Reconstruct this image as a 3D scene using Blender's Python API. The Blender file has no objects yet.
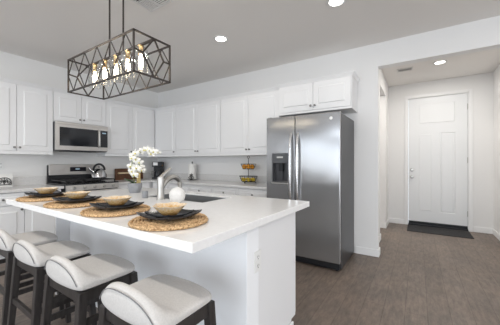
import bpy, bmesh, math, random
from mathutils import Vector, Matrix
random.seed(7)
PI = math.pi
S = bpy.context.scene
COL = S.collection

# ---------------------------------------------------------------- camera
cam_d = bpy.data.cameras.new('camera')
cam = bpy.data.objects.new('camera', cam_d); COL.objects.link(cam)
cam.location = (4.80, -3.67, 1.21)
cam.rotation_euler = (math.radians(90), 0, math.radians(33.01))
cam_d.sensor_width = 36.0
cam_d.lens = 258.58 / 500 * 36.0
cam_d.clip_start = 0.05
S.camera = cam
S.view_settings.view_transform = 'Standard'
S.view_settings.look = 'None'
S.view_settings.gamma = 1.0
S.view_settings.use_curve_mapping = False
S.view_settings.exposure = -0.18

# ---------------------------------------------------------------- world and lights
W = bpy.data.worlds.new('world'); S.world = W; W.use_nodes = True
bg = W.node_tree.nodes['Background']
bg.inputs[0].default_value = (0.80, 0.89, 1.0, 1); bg.inputs[1].default_value = 2.2

def area(name, loc, rot, sx, sy, power, color):
    d = bpy.data.lights.new(name, 'AREA'); d.shape = 'RECTANGLE'; d.size = sx; d.size_y = sy
    d.energy = power; d.color = color
    o = bpy.data.objects.new(name, d); COL.objects.link(o)
    o.location = loc; o.rotation_euler = rot
    return o
# slider daylight from behind the camera; transom, back and side windows are added fill
area('daylight_slider', (5.0, -7.93, .95), (math.radians(90), 0, 0), 5.9, 1.75, 138, (0.84, 0.92, 1.0))
area('added_transom_fill', (5.0, -7.93, 2.34), (math.radians(90), 0, 0), 5.9, .22, 42, (0.84, 0.92, 1.0))  # unseen transom, added to lift the island front and the fridge reflection
area('added_back_window_fill', (1.2, -7.93, 1.5), (math.radians(90), 0, 0), 1.4, 1.3, 18, (0.86, 0.93, 1.0))  # unseen window, added to light the room
area('added_side_window_fill', (8.93, -4.1, 1.25), (math.radians(90), 0, math.radians(90)), 5.8, 2.3, 60, (1.0, 0.96, 0.91))  # unseen window, added as fill from the right

# ---------------------------------------------------------------- materials
def mat(name, col, rough=0.5, metal=0.0, noise=0.0, nscale=20, bump=0.0, bscale=60, trans=0.0, ior=1.45,
        emit=None, estr=0.0, coat=0.0, aniso=0.0, spec=None, stretch=None):
    m = bpy.data.materials.new(name); m.use_nodes = True
    nt = m.node_tree; b = nt.nodes['Principled BSDF']
    b.inputs['Base Color'].default_value = (*col, 1)
    b.inputs['Roughness'].default_value = rough; b.inputs['Metallic'].default_value = metal
    b.inputs['Transmission Weight'].default_value = trans; b.inputs['IOR'].default_value = ior
    b.inputs['Coat Weight'].default_value = coat
    if spec is not None: b.inputs['Specular IOR Level'].default_value = spec
    if aniso: b.inputs['Anisotropic'].default_value = aniso
    if emit: b.inputs['Emission Color'].default_value = (*emit, 1); b.inputs['Emission Strength'].default_value = estr
    if noise or bump:
        tc = nt.nodes.new('ShaderNodeTexCoord'); mp = nt.nodes.new('ShaderNodeMapping')
        nt.links.new(tc.outputs['Object'], mp.inputs['Vector'])
        if stretch: mp.inputs['Scale'].default_value = stretch
    if noise:
        n = nt.nodes.new('ShaderNodeTexNoise'); n.inputs['Scale'].default_value = nscale; n.inputs['Detail'].default_value = 5
        nt.links.new(mp.outputs[0], n.inputs['Vector'])
        r = nt.nodes.new('ShaderNodeValToRGB'); r.color_ramp.elements[0].position = .3; r.color_ramp.elements[1].position = .7
        r.color_ramp.elements[0].color = (*[max(0, c * (1 - noise)) for c in col], 1)
        r.color_ramp.elements[1].color = (*[min(1, c * (1 + noise)) for c in col], 1)
        nt.links.new(n.outputs['Fac'], r.inputs[0]); nt.links.new(r.outputs[0], b.inputs['Base Color'])
    if bump:
        n2 = nt.nodes.new('ShaderNodeTexNoise'); n2.inputs['Scale'].default_value = bscale; n2.inputs['Detail'].default_value = 4
        nt.links.new(mp.outputs[0], n2.inputs['Vector'])
        bp = nt.nodes.new('ShaderNodeBump'); bp.inputs['Strength'].default_value = bump; bp.inputs['Distance'].default_value = .01
        nt.links.new(n2.outputs['Fac'], bp.inputs['Height']); nt.links.new(bp.outputs[0], b.inputs['Normal'])
    return m

M = {}
M['wall'] = mat('wall_paint', (.83, .825, .82), .75, bump=.08, bscale=120)
M['wall_left'] = mat('wall_left_paint', (.86, .85, .835), .75, bump=.08, bscale=120)
M['ceiling'] = mat('ceiling_paint', (.84, .815, .79), .85, bump=.12, bscale=90)
M['trim'] = mat('trim_paint', (.86, .86, .86), .4)
M['door'] = mat('door_paint', (.82, .83, .84), .4)
M['cab'] = mat('cabinet_paint', (.84, .84, .845), .5)
M['cab_in'] = mat('cabinet_gap', (.25, .25, .25), .6)
M['island'] = mat('island_paint', (.80, .80, .81), .45)
M['drywall'] = mat('island_drywall', (.90, .91, .93), .6, bump=.06, bscale=110)  # a little sky-light blue is put into the base colour
M['quartz'] = mat('white_quartz', (.87, .865, .86), .16, noise=.025, nscale=40)
M['quartz_wall'] = mat('grey_white_quartz', (.74, .73, .72), .2, noise=.05, nscale=45)
M['steel'] = mat('brushed_steel', (.37, .372, .38), .17, .72, noise=.04, nscale=30, stretch=(1, 1, 60), aniso=.6)
M['steel_warm'] = mat('warm_brushed_steel', (.62, .595, .57), .32, .75, noise=.04, nscale=30, stretch=(60, 1, 1))
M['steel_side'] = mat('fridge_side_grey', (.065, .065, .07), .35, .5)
M['nickel'] = mat('brushed_nickel', (.50, .49, .47), .33, 1.0)
M['dispenser_grey'] = mat('dispenser_dark_grey', (.085, .088, .095), .35)
M['bright_nickel'] = mat('bright_nickel', (.72, .72, .73), .22, 1.0)
M['knob'] = mat('dark_nickel', (.25, .245, .24), .3, 1.0)
M['chrome'] = mat('polished_chrome', (.58, .58, .59), .14, 1.0)
M['black'] = mat('black_plastic', (.012, .013, .016), .5)
M['blackglass'] = mat('black_glass', (.02, .022, .026), .06)
M['iron'] = mat('black_iron', (.02, .018, .018), .45, .4)
M['bronze'] = mat('oil_rubbed_bronze', (.060, .050, .046), .42, .6)
M['brass'] = mat('brass', (.70, .52, .28), .3, 1.0)
M['leg'] = mat('dark_stained_wood', (.034, .030, .029), .42, noise=.35, nscale=12, stretch=(6, 6, 1))
M['fabric'] = mat('light_grey_fabric', (.61, .59, .57), .85, noise=.06, nscale=150, bump=.25, bscale=300)
M['piping'] = mat('dark_piping', (.20, .20, .21), .7)
M['plate'] = mat('charcoal_glazed_ceramic', (.030, .031, .035), .22, noise=.15, nscale=30)
M['bowl'] = mat('amber_crackle_glass', (.97, .70, .42), .2, trans=.12, noise=.22, nscale=60, bump=.5, bscale=80)
M['shell'] = mat('pale_pasta', (.80, .55, .22), .6, noise=.2, nscale=90)
M['grate'] = mat('cast_iron', (.02, .02, .022), .5)
M['cook'] = mat('black_enamel', (.02, .021, .024), .18)
M['display'] = mat('dark_display', (.02, .02, .025), .12)
M['lcd'] = mat('lit_display', (.1, .2, .25), .3, emit=(.7, .85, 1.), estr=.4)
M['vase'] = mat('white_textured_ceramic', (.82, .81, .79), .6, bump=.8, bscale=90)
M['pot'] = mat('grey_ceramic', (.30, .31, .33), .5, noise=.08, nscale=30)
M['petal'] = mat('white_orchid_petal', (.90, .89, .84), .5)
M['lip'] = mat('yellow_orchid_lip', (.70, .62, .18), .5)
M['stem'] = mat('orchid_stem', (.22, .30, .08), .5)
M['leaf'] = mat('dark_orchid_leaf', (.035, .07, .025), .35)
M['stake'] = mat('tan_bamboo', (.62, .48, .22), .5, noise=.2, nscale=40)
M['walnut'] = mat('walnut_wood', (.14, .065, .035), .45, noise=.35, nscale=10, stretch=(1, 1, 8))
M['palewood'] = mat('pale_wood', (.80, .64, .42), .5, noise=.15, nscale=14)
M['orange'] = mat('orange_peel', (.85, .36, .03), .45, bump=.2, bscale=200)
M['lemon'] = mat('lemon_peel', (.80, .58, .05), .45, bump=.2, bscale=200)
M['paper'] = mat('paper_towel', (.84, .83, .80), .9, bump=.3, bscale=90)
M['tile'] = mat('white_tile', (.84, .83, .80), .35)
M['plastic_white'] = mat('white_plastic', (.82, .82, .81), .35)
M['slot'] = mat('outlet_slot', (.10, .10, .10), .6)
M['mat'] = mat('dark_coir', (.040, .040, .042), .95, noise=.4, nscale=200, bump=.8, bscale=300)
M['vent'] = mat('vent_enamel', (.74, .73, .72), .5)
M['vent_dark'] = mat('vent_throat', (.03, .03, .03), .8)
M['glow'] = mat('lamp_diffuser', (1, 1, 1), .5, emit=(1, .97, .92), estr=9)
M['bulb'] = mat('bulb_glow', (1, .9, .7), .3, emit=(1, .86, .64), estr=28)
M['concrete'] = mat('patio_concrete', (.52, .50, .47), .9, noise=.08, nscale=4)
M['fence'] = mat('tan_garden_wall', (.60, .54, .46), .9, noise=.08, nscale=3)
M['sinkdark'] = mat('dark_sink_steel', (.36, .37, .38), .4, .85)

def glass_mat(name, tint=(1, 1, 1), mix=.12):
    m = bpy.data.materials.new(name); m.use_nodes = True; nt = m.node_tree
    for n in list(nt.nodes):
        if n.type != 'OUTPUT_MATERIAL': nt.nodes.remove(n)
    out = [n for n in nt.nodes][0]
    t = nt.nodes.new('ShaderNodeBsdfTransparent'); t.inputs[0].default_value = (*tint, 1)
    g = nt.nodes.new('ShaderNodeBsdfGlossy'); g.inputs['Roughness'].default_value = .03
    lw = nt.nodes.new('ShaderNodeLayerWeight'); lw.inputs[0].default_value = .35
    mx = nt.nodes.new('ShaderNodeMixShader')
    mm = nt.nodes.new('ShaderNodeMath'); mm.operation = 'MULTIPLY_ADD'; mm.inputs[1].default_value = .55; mm.inputs[2].default_value = mix
    nt.links.new(lw.outputs['Facing'], mm.inputs[0]); nt.links.new(mm.outputs[0], mx.inputs[0])
    nt.links.new(t.outputs[0], mx.inputs[1]); nt.links.new(g.outputs[0], mx.inputs[2]); nt.links.new(mx.outputs[0], out.inputs['Surface'])
    return m
M['glass'] = glass_mat('clear_glass', (.88, .88, .87), .2)
M['pane'] = glass_mat('window_glass', (1, 1, 1), .02)

def floor_mat():
    m = bpy.data.materials.new('wood_plank_floor'); m.use_nodes = True; nt = m.node_tree; L = nt.links
    b = nt.nodes['Principled BSDF']; b.inputs['Roughness'].default_value = .42; b.inputs['Specular IOR Level'].default_value = .35
    tc = nt.nodes.new('ShaderNodeTexCoord'); mp = nt.nodes.new('ShaderNodeMapping')
    mp.inputs['Rotation'].default_value = (0, 0, PI / 2)
    L.new(tc.outputs['Object'], mp.inputs['Vector'])
    br = nt.nodes.new('ShaderNodeTexBrick')
    br.inputs['Scale'].default_value = 1.0; br.inputs['Brick Width'].default_value = 1.22; br.inputs['Row Height'].default_value = .152
    br.inputs['Mortar Size'].default_value = .0018; br.offset = .37; br.inputs['Bias'].default_value = 0
    br.inputs['Color1'].default_value = (.190, .156, .133, 1); br.inputs['Color2'].default_value = (.228, .188, .160, 1)
    br.inputs['Mortar'].default_value = (.12, .095, .08, 1)
    L.new(mp.outputs[0], br.inputs['Vector'])
    mp2 = nt.nodes.new('ShaderNodeMapping'); mp2.inputs['Scale'].default_value = (11, 2.6, 1)
    L.new(tc.outputs['Object'], mp2.inputs['Vector'])
    n = nt.nodes.new('ShaderNodeTexNoise'); n.inputs['Scale'].default_value = 2.6; n.inputs['Detail'].default_value = 12; n.inputs['Roughness'].default_value = .78
    L.new(mp2.outputs[0], n.inputs['Vector'])
    n3 = nt.nodes.new('ShaderNodeTexNoise'); n3.inputs['Scale'].default_value = 3.5; n3.inputs['Detail'].default_value = 4
    L.new(tc.outputs['Object'], n3.inputs['Vector'])
    r = nt.nodes.new('ShaderNodeValToRGB'); r.color_ramp.elements[0].position = .3; r.color_ramp.elements[1].position = .72
    r.color_ramp.elements[0].color = (.50, .49, .48, 1); r.color_ramp.elements[1].color = (1.38, 1.34, 1.30, 1)
    L.new(n.outputs['Fac'], r.inputs[0])
    r3 = nt.nodes.new('ShaderNodeValToRGB'); r3.color_ramp.elements[0].position = .35; r3.color_ramp.elements[1].position = .7
    r3.color_ramp.elements[0].color = (.85, .86, .88, 1); r3.color_ramp.elements[1].color = (1.08, 1.05, 1.02, 1)
    L.new(n3.outputs['Fac'], r3.inputs[0])
    mx = nt.nodes.new('ShaderNodeMix'); mx.data_type = 'RGBA'; mx.blend_type = 'MULTIPLY'; mx.inputs[0].default_value = 1
    L.new(br.outputs['Color'], mx.inputs[6]); L.new(r.outputs[0], mx.inputs[7])
    mx2 = nt.nodes.new('ShaderNodeMix'); mx2.data_type = 'RGBA'; mx2.blend_type = 'MULTIPLY'; mx2.inputs[0].default_value = 1
    L.new(mx.outputs[2], mx2.inputs[6]); L.new(r3.outputs[0], mx2.inputs[7])
    L.new(mx2.outputs[2], b.inputs['Base Color'])
    bp = nt.nodes.new('ShaderNodeBump'); bp.inputs['Strength'].default_value = .15; bp.inputs['Distance'].default_value = .004
    L.new(n.outputs['Fac'], bp.inputs['Height']); L.new(bp.outputs[0], b.inputs['Normal'])
    return m
M['floor'] = floor_mat()

def straw_mat():
    m = bpy.data.materials.new('woven_straw'); m.use_nodes = True; nt = m.node_tree; L = nt.links
    b = nt.nodes['Principled BSDF']; b.inputs['Roughness'].default_value = .8
    tc = nt.nodes.new('ShaderNodeTexCoord')
    n = nt.nodes.new('ShaderNodeTexNoise'); n.inputs['Scale'].default_value = 130; n.inputs['Detail'].default_value = 4
    L.new(tc.outputs['Object'], n.inputs['Vector'])
    r = nt.nodes.new('ShaderNodeValToRGB')
    r.color_ramp.elements[0].position = .36; r.color_ramp.elements[1].position = .62
    r.color_ramp.elements[0].color = (.30, .165, .07, 1); r.color_ramp.elements[1].color = (.76, .52, .28, 1)
    L.new(n.outputs['Fac'], r.inputs[0]); L.new(r.outputs[0], b.inputs['Base Color'])
    bp = nt.nodes.new('ShaderNodeBump'); bp.inputs['Strength'].default_value = .7; bp.inputs['Distance'].default_value = .003
    L.new(n.outputs['Fac'], bp.inputs['Height']); L.new(bp.outputs[0], b.inputs['Normal'])
    return m
M['straw'] = straw_mat()
def bowl_mat():
    # crackle glass that is amber in its base and almost clear-white at its rim
    m = bpy.data.materials.new('amber_to_clear_crackle_glass'); m.use_nodes = True; nt = m.node_tree; L = nt.links
    b = nt.nodes['Principled BSDF']; b.inputs['Roughness'].default_value = .18; b.inputs['Transmission Weight'].default_value = .15
    tc = nt.nodes.new('ShaderNodeTexCoord'); sp = nt.nodes.new('ShaderNodeSeparateXYZ'); L.new(tc.outputs['Object'], sp.inputs[0])
    n = nt.nodes.new('ShaderNodeTexNoise'); n.inputs['Scale'].default_value = 95; n.inputs['Detail'].default_value = 4; L.new(tc.outputs['Object'], n.inputs['Vector'])
    mr = nt.nodes.new('ShaderNodeMapRange'); mr.inputs['From Min'].default_value = .0; mr.inputs['From Max'].default_value = .072; L.new(sp.outputs['Z'], mr.inputs['Value'])
    ad = nt.nodes.new('ShaderNodeMath'); ad.operation = 'MULTIPLY_ADD'; ad.inputs[1].default_value = 1.1; L.new(n.outputs['Fac'], ad.inputs[0])
    sb = nt.nodes.new('ShaderNodeMath'); sb.operation = 'SUBTRACT'; sb.inputs[1].default_value = .55; L.new(mr.outputs[0], sb.inputs[0]); L.new(sb.outputs[0], ad.inputs[2])
    r = nt.nodes.new('ShaderNodeValToRGB'); r.color_ramp.elements[0].position = .15; r.color_ramp.elements[1].position = .95
    r.color_ramp.elements[0].color = (.62, .34, .10, 1); r.color_ramp.elements[1].color = (.93, .86, .76, 1)
    e = r.color_ramp.elements.new(.5); e.color = (.90, .62, .30, 1)
    L.new(ad.outputs[0], r.inputs[0]); L.new(r.outputs[0], b.inputs['Base Color'])
    bp = nt.nodes.new('ShaderNodeBump'); bp.inputs['Strength'].default_value = .5; bp.inputs['Distance'].default_value = .005
    L.new(n.outputs['Fac'], bp.inputs['Height']); L.new(bp.outputs[0], b.inputs['Normal'])
    return m
M['bowl'] = bowl_mat()

# ---------------------------------------------------------------- mesh helpers
def box(bm, x0, y0, z0, x1, y1, z1, bev=0.0, seg=2):
    if x0 > x1: x0, x1 = x1, x0
    if y0 > y1: y0, y1 = y1, y0
    if z0 > z1: z0, z1 = z1, z0
    vs = [bm.verts.new(p) for p in ((x0,y0,z0),(x1,y0,z0),(x1,y1,z0),(x0,y1,z0),(x0,y0,z1),(x1,y0,z1),(x1,y1,z1),(x0,y1,z1))]
    fs = [bm.faces.new([vs[i] for i in q]) for q in ((0,3,2,1),(4,5,6,7),(0,1,5,4),(1,2,6,5),(2,3,7,6),(3,0,4,7))]
    if bev > 0:
        es = list({e for f in fs for e in f.edges})
        bmesh.ops.bevel(bm, geom=es, offset=bev, segments=seg, affect='EDGES', profile=.5)
    return fs

def bar(bm, a, b, w, h=None, up=(0, 0, 1)):
    """square bar between two points"""
    h = w if h is None else h
    a = Vector(a); b = Vector(b); d = (b - a).normalized(); up = Vector(up)
    if abs(d.dot(up)) > .98: up = Vector((0, 1, 0))
    s = d.cross(up).normalized(); u = s.cross(d).normalized()
    q = [(-1,-1),(1,-1),(1,1),(-1,1)]
    va = [bm.verts.new(a + s*i*w/2 + u*j*h/2) for i, j in q]; vb = [bm.verts.new(b + s*i*w/2 + u*j*h/2) for i, j in q]
    bm.faces.new(va[::-1]); bm.faces.new(vb)
    for i in range(4): bm.faces.new((va[i], va[(i+1)%4], vb[(i+1)%4], vb[i]))

def tube(bm, pts, r, n=10, closed=False, caps=True):
    pts = [Vector(p) for p in pts]; k = len(pts); rings = []
    rs = r if isinstance(r, (list, tuple)) else [r] * k
    ref = None
    for i, p in enumerate(pts):
        if closed: t = (pts[(i+1) % k] - pts[i-1]).normalized()
        else: t = (pts[min(i+1, k-1)] - pts[max(i-1, 0)]).normalized()
        if ref is None:
            ref = Vector((0, 0, 1)) if abs(t.z) < .9 else Vector((1, 0, 0))
        s = t.cross(ref).normalized(); u = s.cross(t).normalized(); ref = u
        rings.append([bm.verts.new(p + (s*math.cos(2*PI*j/n) + u*math.sin(2*PI*j/n)) * rs[i]) for j in range(n)])
    m = k if closed else k - 1
    for i in range(m):
        A, B = rings[i], rings[(i+1) % k]
        for j in range(n): bm.faces.new((A[j], A[(j+1)%n], B[(j+1)%n], B[j]))
    if caps and not closed:
        bm.faces.new(rings[0][::-1]); bm.faces.new(rings[-1])

def lathe(bm, prof, c=(0, 0, 0), n=32, axis='z'):
    rings = []
    for r, z in prof:
        if r < 1e-6: rings.append([bm.verts.new((c[0], c[1], c[2] + z))] )
        else: rings.append([bm.verts.new((c[0] + r*math.cos(2*PI*j/n), c[1] + r*math.sin(2*PI*j/n), c[2] + z)) for j in range(n)])
    for A, B in zip(rings, rings[1:]):
        for j in range(n):
            a = [A[0]] if len(A) == 1 else [A[j], A[(j+1)%n]]
            b = [B[0]] if len(B) == 1 else [B[(j+1)%n], B[j]]
            if len(a) + len(b) >= 3: bm.faces.new(a + b)

def xform(bm, verts0, mat_):
    bm.verts.ensure_lookup_table()
    bmesh.ops.transform(bm, matrix=mat_, verts=bm.verts[verts0:])

def obj(name, bm, m, parent=None, smooth=False, bevel=0.0, subsurf=0, autosmooth=True):
    bmesh.ops.recalc_face_normals(bm, faces=bm.faces)
    me = bpy.data.meshes.new(name); bm.to_mesh(me); bm.free()
    me.materials.append(M[m] if isinstance(m, str) else m)
    o = bpy.data.objects.new(name, me); COL.objects.link(o)
    if parent: o.parent = parent
    if smooth:
        for p in me.polygons: p.use_smooth = True
        if autosmooth:
            bm2 = bmesh.new(); bm2.from_mesh(me)
            for e in bm2.edges:
                if len(e.link_faces) == 2 and e.calc_face_angle(0) > math.radians(40): e.smooth = False
            bm2.to_mesh(me); bm2.free()
    if bevel:
        b = o.modifiers.new('bevel', 'BEVEL'); b.width = bevel; b.segments = 2; b.limit_method = 'ANGLE'
    if subsurf:
        s = o.modifiers.new('subsurf', 'SUBSURF'); s.levels = subsurf; s.render_levels = subsurf
    return o

def thing(name, label, cat, loc=(0, 0, 0), rotz=0, group=None):
    o = bpy.data.objects.new(name, None); COL.objects.link(o); o.empty_display_size = .1
    o.location = loc; o.rotation_euler = (0, 0, rotz); o['label'] = label; o['category'] = cat
    if group: o['group'] = group
    return o
def tag(o, label, cat, loc=None, group=None, rotz=None):
    o['label'] = label; o['category'] = cat
    if group: o['group'] = group
    if loc: o.location = loc
    if rotz is not None: o.rotation_euler = (0, 0, rotz)
    return o
def struct(name, bm, m, parent=None, **k):
    o = obj(name, bm, m, parent, **k)
    if not parent: o['kind'] = 'structure'
    return o
def dup(root, loc, rotz, label):
    r = root.copy(); COL.objects.link(r); r.location = loc; r.rotation_euler = (0, 0, rotz); r['label'] = label
    def rec(a, b):
        for ch in list(a.children):
            c = ch.copy(); COL.objects.link(c); c.parent = b; rec(ch, c)
    kids = list(root.children)
    for ch in kids:
        c = ch.copy(); COL.objects.link(c); c.parent = r; rec(ch, c)
    return r
N = bmesh.new

# ---------------------------------------------------------------- the setting
H = 2.74; T = .12
XR = 9.0; YB = -8.0; YD = 2.24
bm = N(); box(bm, -T, YB-T, -.1, XR+T, YD+T, 0); struct('floor', bm, 'floor')
bm = N(); box(bm, -T, YB-T, H, XR+T, YD+T, H+.1); struct('ceiling', bm, 'ceiling')
bm = N(); box(bm, -T, YB-T, 0, 0, YD+T, H); struct('wall_left', bm, 'wall_left')
# kitchen back wall with the cased opening to the entry hall
HX0, HX1, OPZ = 4.37, 5.87, 2.44
bm = N(); box(bm, 0, 0, 0, HX0, T, H); box(bm, HX0, 0, OPZ, HX1, T, H); box(bm, HX1, 0, 0, XR, T, H)
struct('wall_kitchen_back', bm, 'wall')
# entry hall: left wall with its side opening, end wall, right wall
HL = 4.30
bm = N()
box(bm, HL-T, T, 0, HL, .855, H); box(bm, HL-T, .855, OPZ, HL, 1.68, H); box(bm, HL-T, 1.68, 0, HL, YD, H)
struct('wall_hall_left', bm, 'wall')
bm = N()
DX0, DX1, DZ = 4.634, 5.548, 2.45
box(bm, 0, YD, 0, DX0, YD+T, H); box(bm, DX0, YD, DZ, DX1, YD+T, H); box(bm, DX1, YD, 0, XR, YD+T, H)
struct('wall_hall_end', bm, 'wall')
bm = N(); box(bm, HX1, T, 0, HX1+T, YD, H); struct('wall_hall_right', bm, 'wall')
# right side and back of the open-plan room
bm = N()
box(bm, XR, YB-T, 0, XR+T, YD+T, .05); box(bm, XR, YB-T, 2.4, XR+T, YD+T, H)
box(bm, XR, YB-T, .05, XR+T, -7.1, 2.4); box(bm, XR, -1.1, .05, XR+T, YD+T, 2.4)
struct('wall_right', bm, 'wall')
bm = N()
box(bm, 0, YB-T, 2.48, XR, YB, H); box(bm, 2.0, YB-T, 1.88, 8.0, YB, 2.20)
box(bm, 0, YB-T, 0, .35, YB, 2.48); box(bm, .35, YB-T, 0, 1.75, YB, .85); box(bm, .35, YB-T, 2.2, 1.75, YB, 2.48); box(bm, 1.75, YB-T, 0, 2.0, YB, 2.48); box(bm, 8.0, YB-T, 0, XR, YB, 2.48)
struct('wall_back', bm, 'wall')

def window(n, x0, y0, z0, x1, y1, z1, axis, mull):
    """axis x: window in a wall running along x"""
    fr = N(); w = .05
    def B(a0, b0, a1, b1):
        if axis == 'x': box(fr, a0, y0, b0, a1, y1, b1)
        else: box(fr, x0, a0, b0, x1, a1, b1)
    A0, A1 = (x0, x1) if axis == 'x' else (y0, y1)
    B(A0, z0, A1, z0+w); B(A0, z1-w, A1, z1); B(A0, z0+w, A0+w, z1-w); B(A1-w, z0+w, A1, z1-w)
    for m_ in mull: B(m_-w/2, z0+w, m_+w/2, z1-w)
    f = struct(n, fr, 'trim')
    g = N()
    if axis == 'x': ym = (y0+y1)/2; box(g, x0+w, ym-.004, z0+w, x1-w, ym+.004, z1-w)
    else: xm = (x0+x1)/2; box(g, xm-.004, y0+w, z0+w, xm+.004, y1-w, z1-w)
    obj('window_pane', g, 'pane', f)
window('window_1', 2.0, YB-.09, 0, 8.0, YB-.03, 1.88, 'x', (4.0, 6.0))
window('window_4', 2.0, YB-.09, 2.20, 8.0, YB-.03, 2.48, 'x', (4.0, 6.0))  # unseen transom, added for fill and its band in the fridge
window('window_2', .35, YB-.09, .85, 1.75, YB-.03, 2.2, 'x', (1.05,))  # unseen back window, added for light
window('window_3', XR+.03, -7.1, .05, XR+.09, -1.1, 2.4, 'y', (-5.1, -3.1))  # unseen side window, added for fill
bm = N(); box(bm, -4, YB-9, -.12, XR+7, YB-T-.01, -.02); struct('patio_ground', bm, 'concrete')
bm = N(); box(bm, -4, YB-4.2, -.02, XR+7, YB-4.0, 1.7); struct('garden_wall', bm, 'fence')

def baseboard(name, x0, y0, x1, y1):
    bm = N(); box(bm, x0, y0, 0, x1, y1, .095); 
    return struct(name, bm, 'trim', bevel=.004)
B_ = .014
baseboard('baseboard_kitchen_back', 4.10, -B_, HX0+B_, 0)
baseboard('baseboard_column_end', HX0, 0, HX0+B_, T)
baseboard('baseboard_column_back', HL+B_, T, HX0+B_, T+B_)
baseboard('baseboard_hall_left', HL, T+B_, HL+B_, .855)
baseboard('baseboard_hall_opening', HL-T, .855, HL+B_, .855+B_)
baseboard('baseboard_hall_pier', HL-T, 1.68-B_, HL+B_, 1.68)
baseboard('baseboard_hall_left_far', HL, 1.68, HL+B_, YD-B_)
baseboard('baseboard_hall_end_left', HL, YD-B_, DX0-.06, YD)
baseboard('baseboard_hall_end_right', DX1+.06, YD-B_, HX1, YD)
baseboard('baseboard_hall_right', HX1-B_, T, HX1, YD-B_)
baseboard('baseboard_right', HX1, -B_, XR, 0)
# door casing and entry door
bm = N()
cw = .055
box(bm, DX0-cw, YD-.018, 0, DX0, YD, DZ+cw); box(bm, DX1, YD-.018, 0, DX1+cw, YD, DZ+cw); box(bm, DX0, YD-.018, DZ, DX1, YD, DZ+cw)
struct('trim_1', bm, 'trim', bevel=.004)
bm = N()
box(bm, DX0, YD, 0, DX0+.008, YD+T, DZ); box(bm, DX1-.008, YD, 0, DX1, YD+T, DZ); box(bm, DX0+.008, YD, DZ-.008, DX1-.008, YD+T, DZ)
struct('trim_2', bm, 'trim')

def panel_slab(bm, x0, z0, x1, z1, yf, th, panels, depth=.009, raised=True):
    """door slab whose front face is at y=yf looking to -y, with sunk panels"""
    xs = sorted({x0, x1, *[v for p in panels for v in (p[0], p[2])]}); zs = sorted({z0, z1, *[v for p in panels for v in (p[1], p[3])]})
    V = {}
    for i, x in enumerate(xs):
        for j, z in enumerate(zs): V[i, j] = bm.verts.new((x, yf, z))
    pf = []
    cells = {}
    for i in range(len(xs)-1):
        for j in range(len(zs)-1):
            f = bm.faces.new((V[i,j], V[i+1,j], V[i+1,j+1], V[i,j+1])); cells[i, j] = f
    groups = []
    for p in panels:
        g = [f for (i, j), f in cells.items() if xs[i] >= p[0]-1e-6 and xs[i+1] <= p[2]+1e-6 and zs[j] >= p[1]-1e-6 and zs[j+1] <= p[3]+1e-6]
        if len(g) > 1:
            r = bmesh.ops.dissolve_faces(bm, faces=g); g = r['region']
        groups += g
    for f in groups:
        if raised:
            bmesh.ops.inset_individual(bm, faces=[f], thickness=.012, depth=-depth)
            bmesh.ops.inset_individual(bm, faces=[f], thickness=.020, depth=0)
            bmesh.ops.inset_individual(bm, faces=[f], thickness=.012, depth=depth*.75)
        else:
            bmesh.ops.inset_individual(bm, faces=[f], thickness=.006, depth=-depth)
    box(bm, x0, yf + depth + .002, z0, x1, yf+th, z1)
    # rim
    for a, b in (((x0, z0), (x1, z0)), ((x1, z0), (x1, z1)), ((x1, z1), (x0, z1)), ((x0, z1), (x0, z0))):
        q = [bm.verts.new((a[0], yf, a[1])), bm.verts.new((b[0], yf, b[1])), bm.verts.new((b[0], yf+th, b[1])), bm.verts.new((a[0], yf+th, a[1]))]
        bm.faces.new(q)
    bmesh.ops.remove_doubles(bm, verts=bm.verts, dist=1e-5)

bm = N()
dx0, dx1, dz0, dz1 = DX0+.012, DX1-.012, .035, DZ-.012
panel_slab(bm, dx0, dz0, dx1, 1.85, YD+.02, .045, [(4.81, .28, 5.035, 1.76), (5.145, .28, 5.37, 1.76)])
panel_slab(bm, dx0, 1.85, dx1, dz1, YD+.02, .045, [(4.81, 1.94, 5.37, 2.33)])
dr = struct('door_1', bm, 'door')
def knob_lathe(bm, c, prof, n=20):
    k = len(bm.verts); lathe(bm, prof, (0, 0, 0), n)
    xform(bm, k, Matrix.Translation(c) @ Matrix.Rotation(PI/2, 4, 'X'))
bm = N(); box(bm, dx0+.002, YD+.012, .031, dx1-.002, YD+.019, .082); obj('door_sweep', bm, 'black', dr)
bm = N(); knob_lathe(bm, (4.702, YD+.02, .935), [(0,0),(.032,0),(.032,.008),(.012,.012),(.012,.03),(.027,.038),(.030,.052),(.022,.064),(0,.067)])
obj('door_knob', bm, 'nickel', dr, smooth=True)
bm = N(); knob_lathe(bm, (4.702, YD+.02, 1.07), [(0,0),(.032,0),(.032,.012),(.022,.02),(.020,.026),(0,.027)])
obj('deadbolt', bm, 'nickel', dr, smooth=True)
for z in (.3, 1.25, 2.2):
    bm = N(); tube(bm, [(dx1+.003, YD+.012, z-.05), (dx1+.003, YD+.012, z+.05)], .008, 8); obj('hinge', bm, 'nickel', dr)
bm = N(); box(bm, DX0+.008, YD-.02, 0, DX1-.008, YD+.06, .03, .004); struct('trim_3', bm, 'black')
bm = N()
for i in range(1): box(bm, -.455, -.27, 0, .455, .27, .012, .004)
tag(obj('doormat', bm, 'mat'), 'thin dark grey doormat lying in front of the white entry door', 'doormat', (5.09, 1.945, 0))

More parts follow.
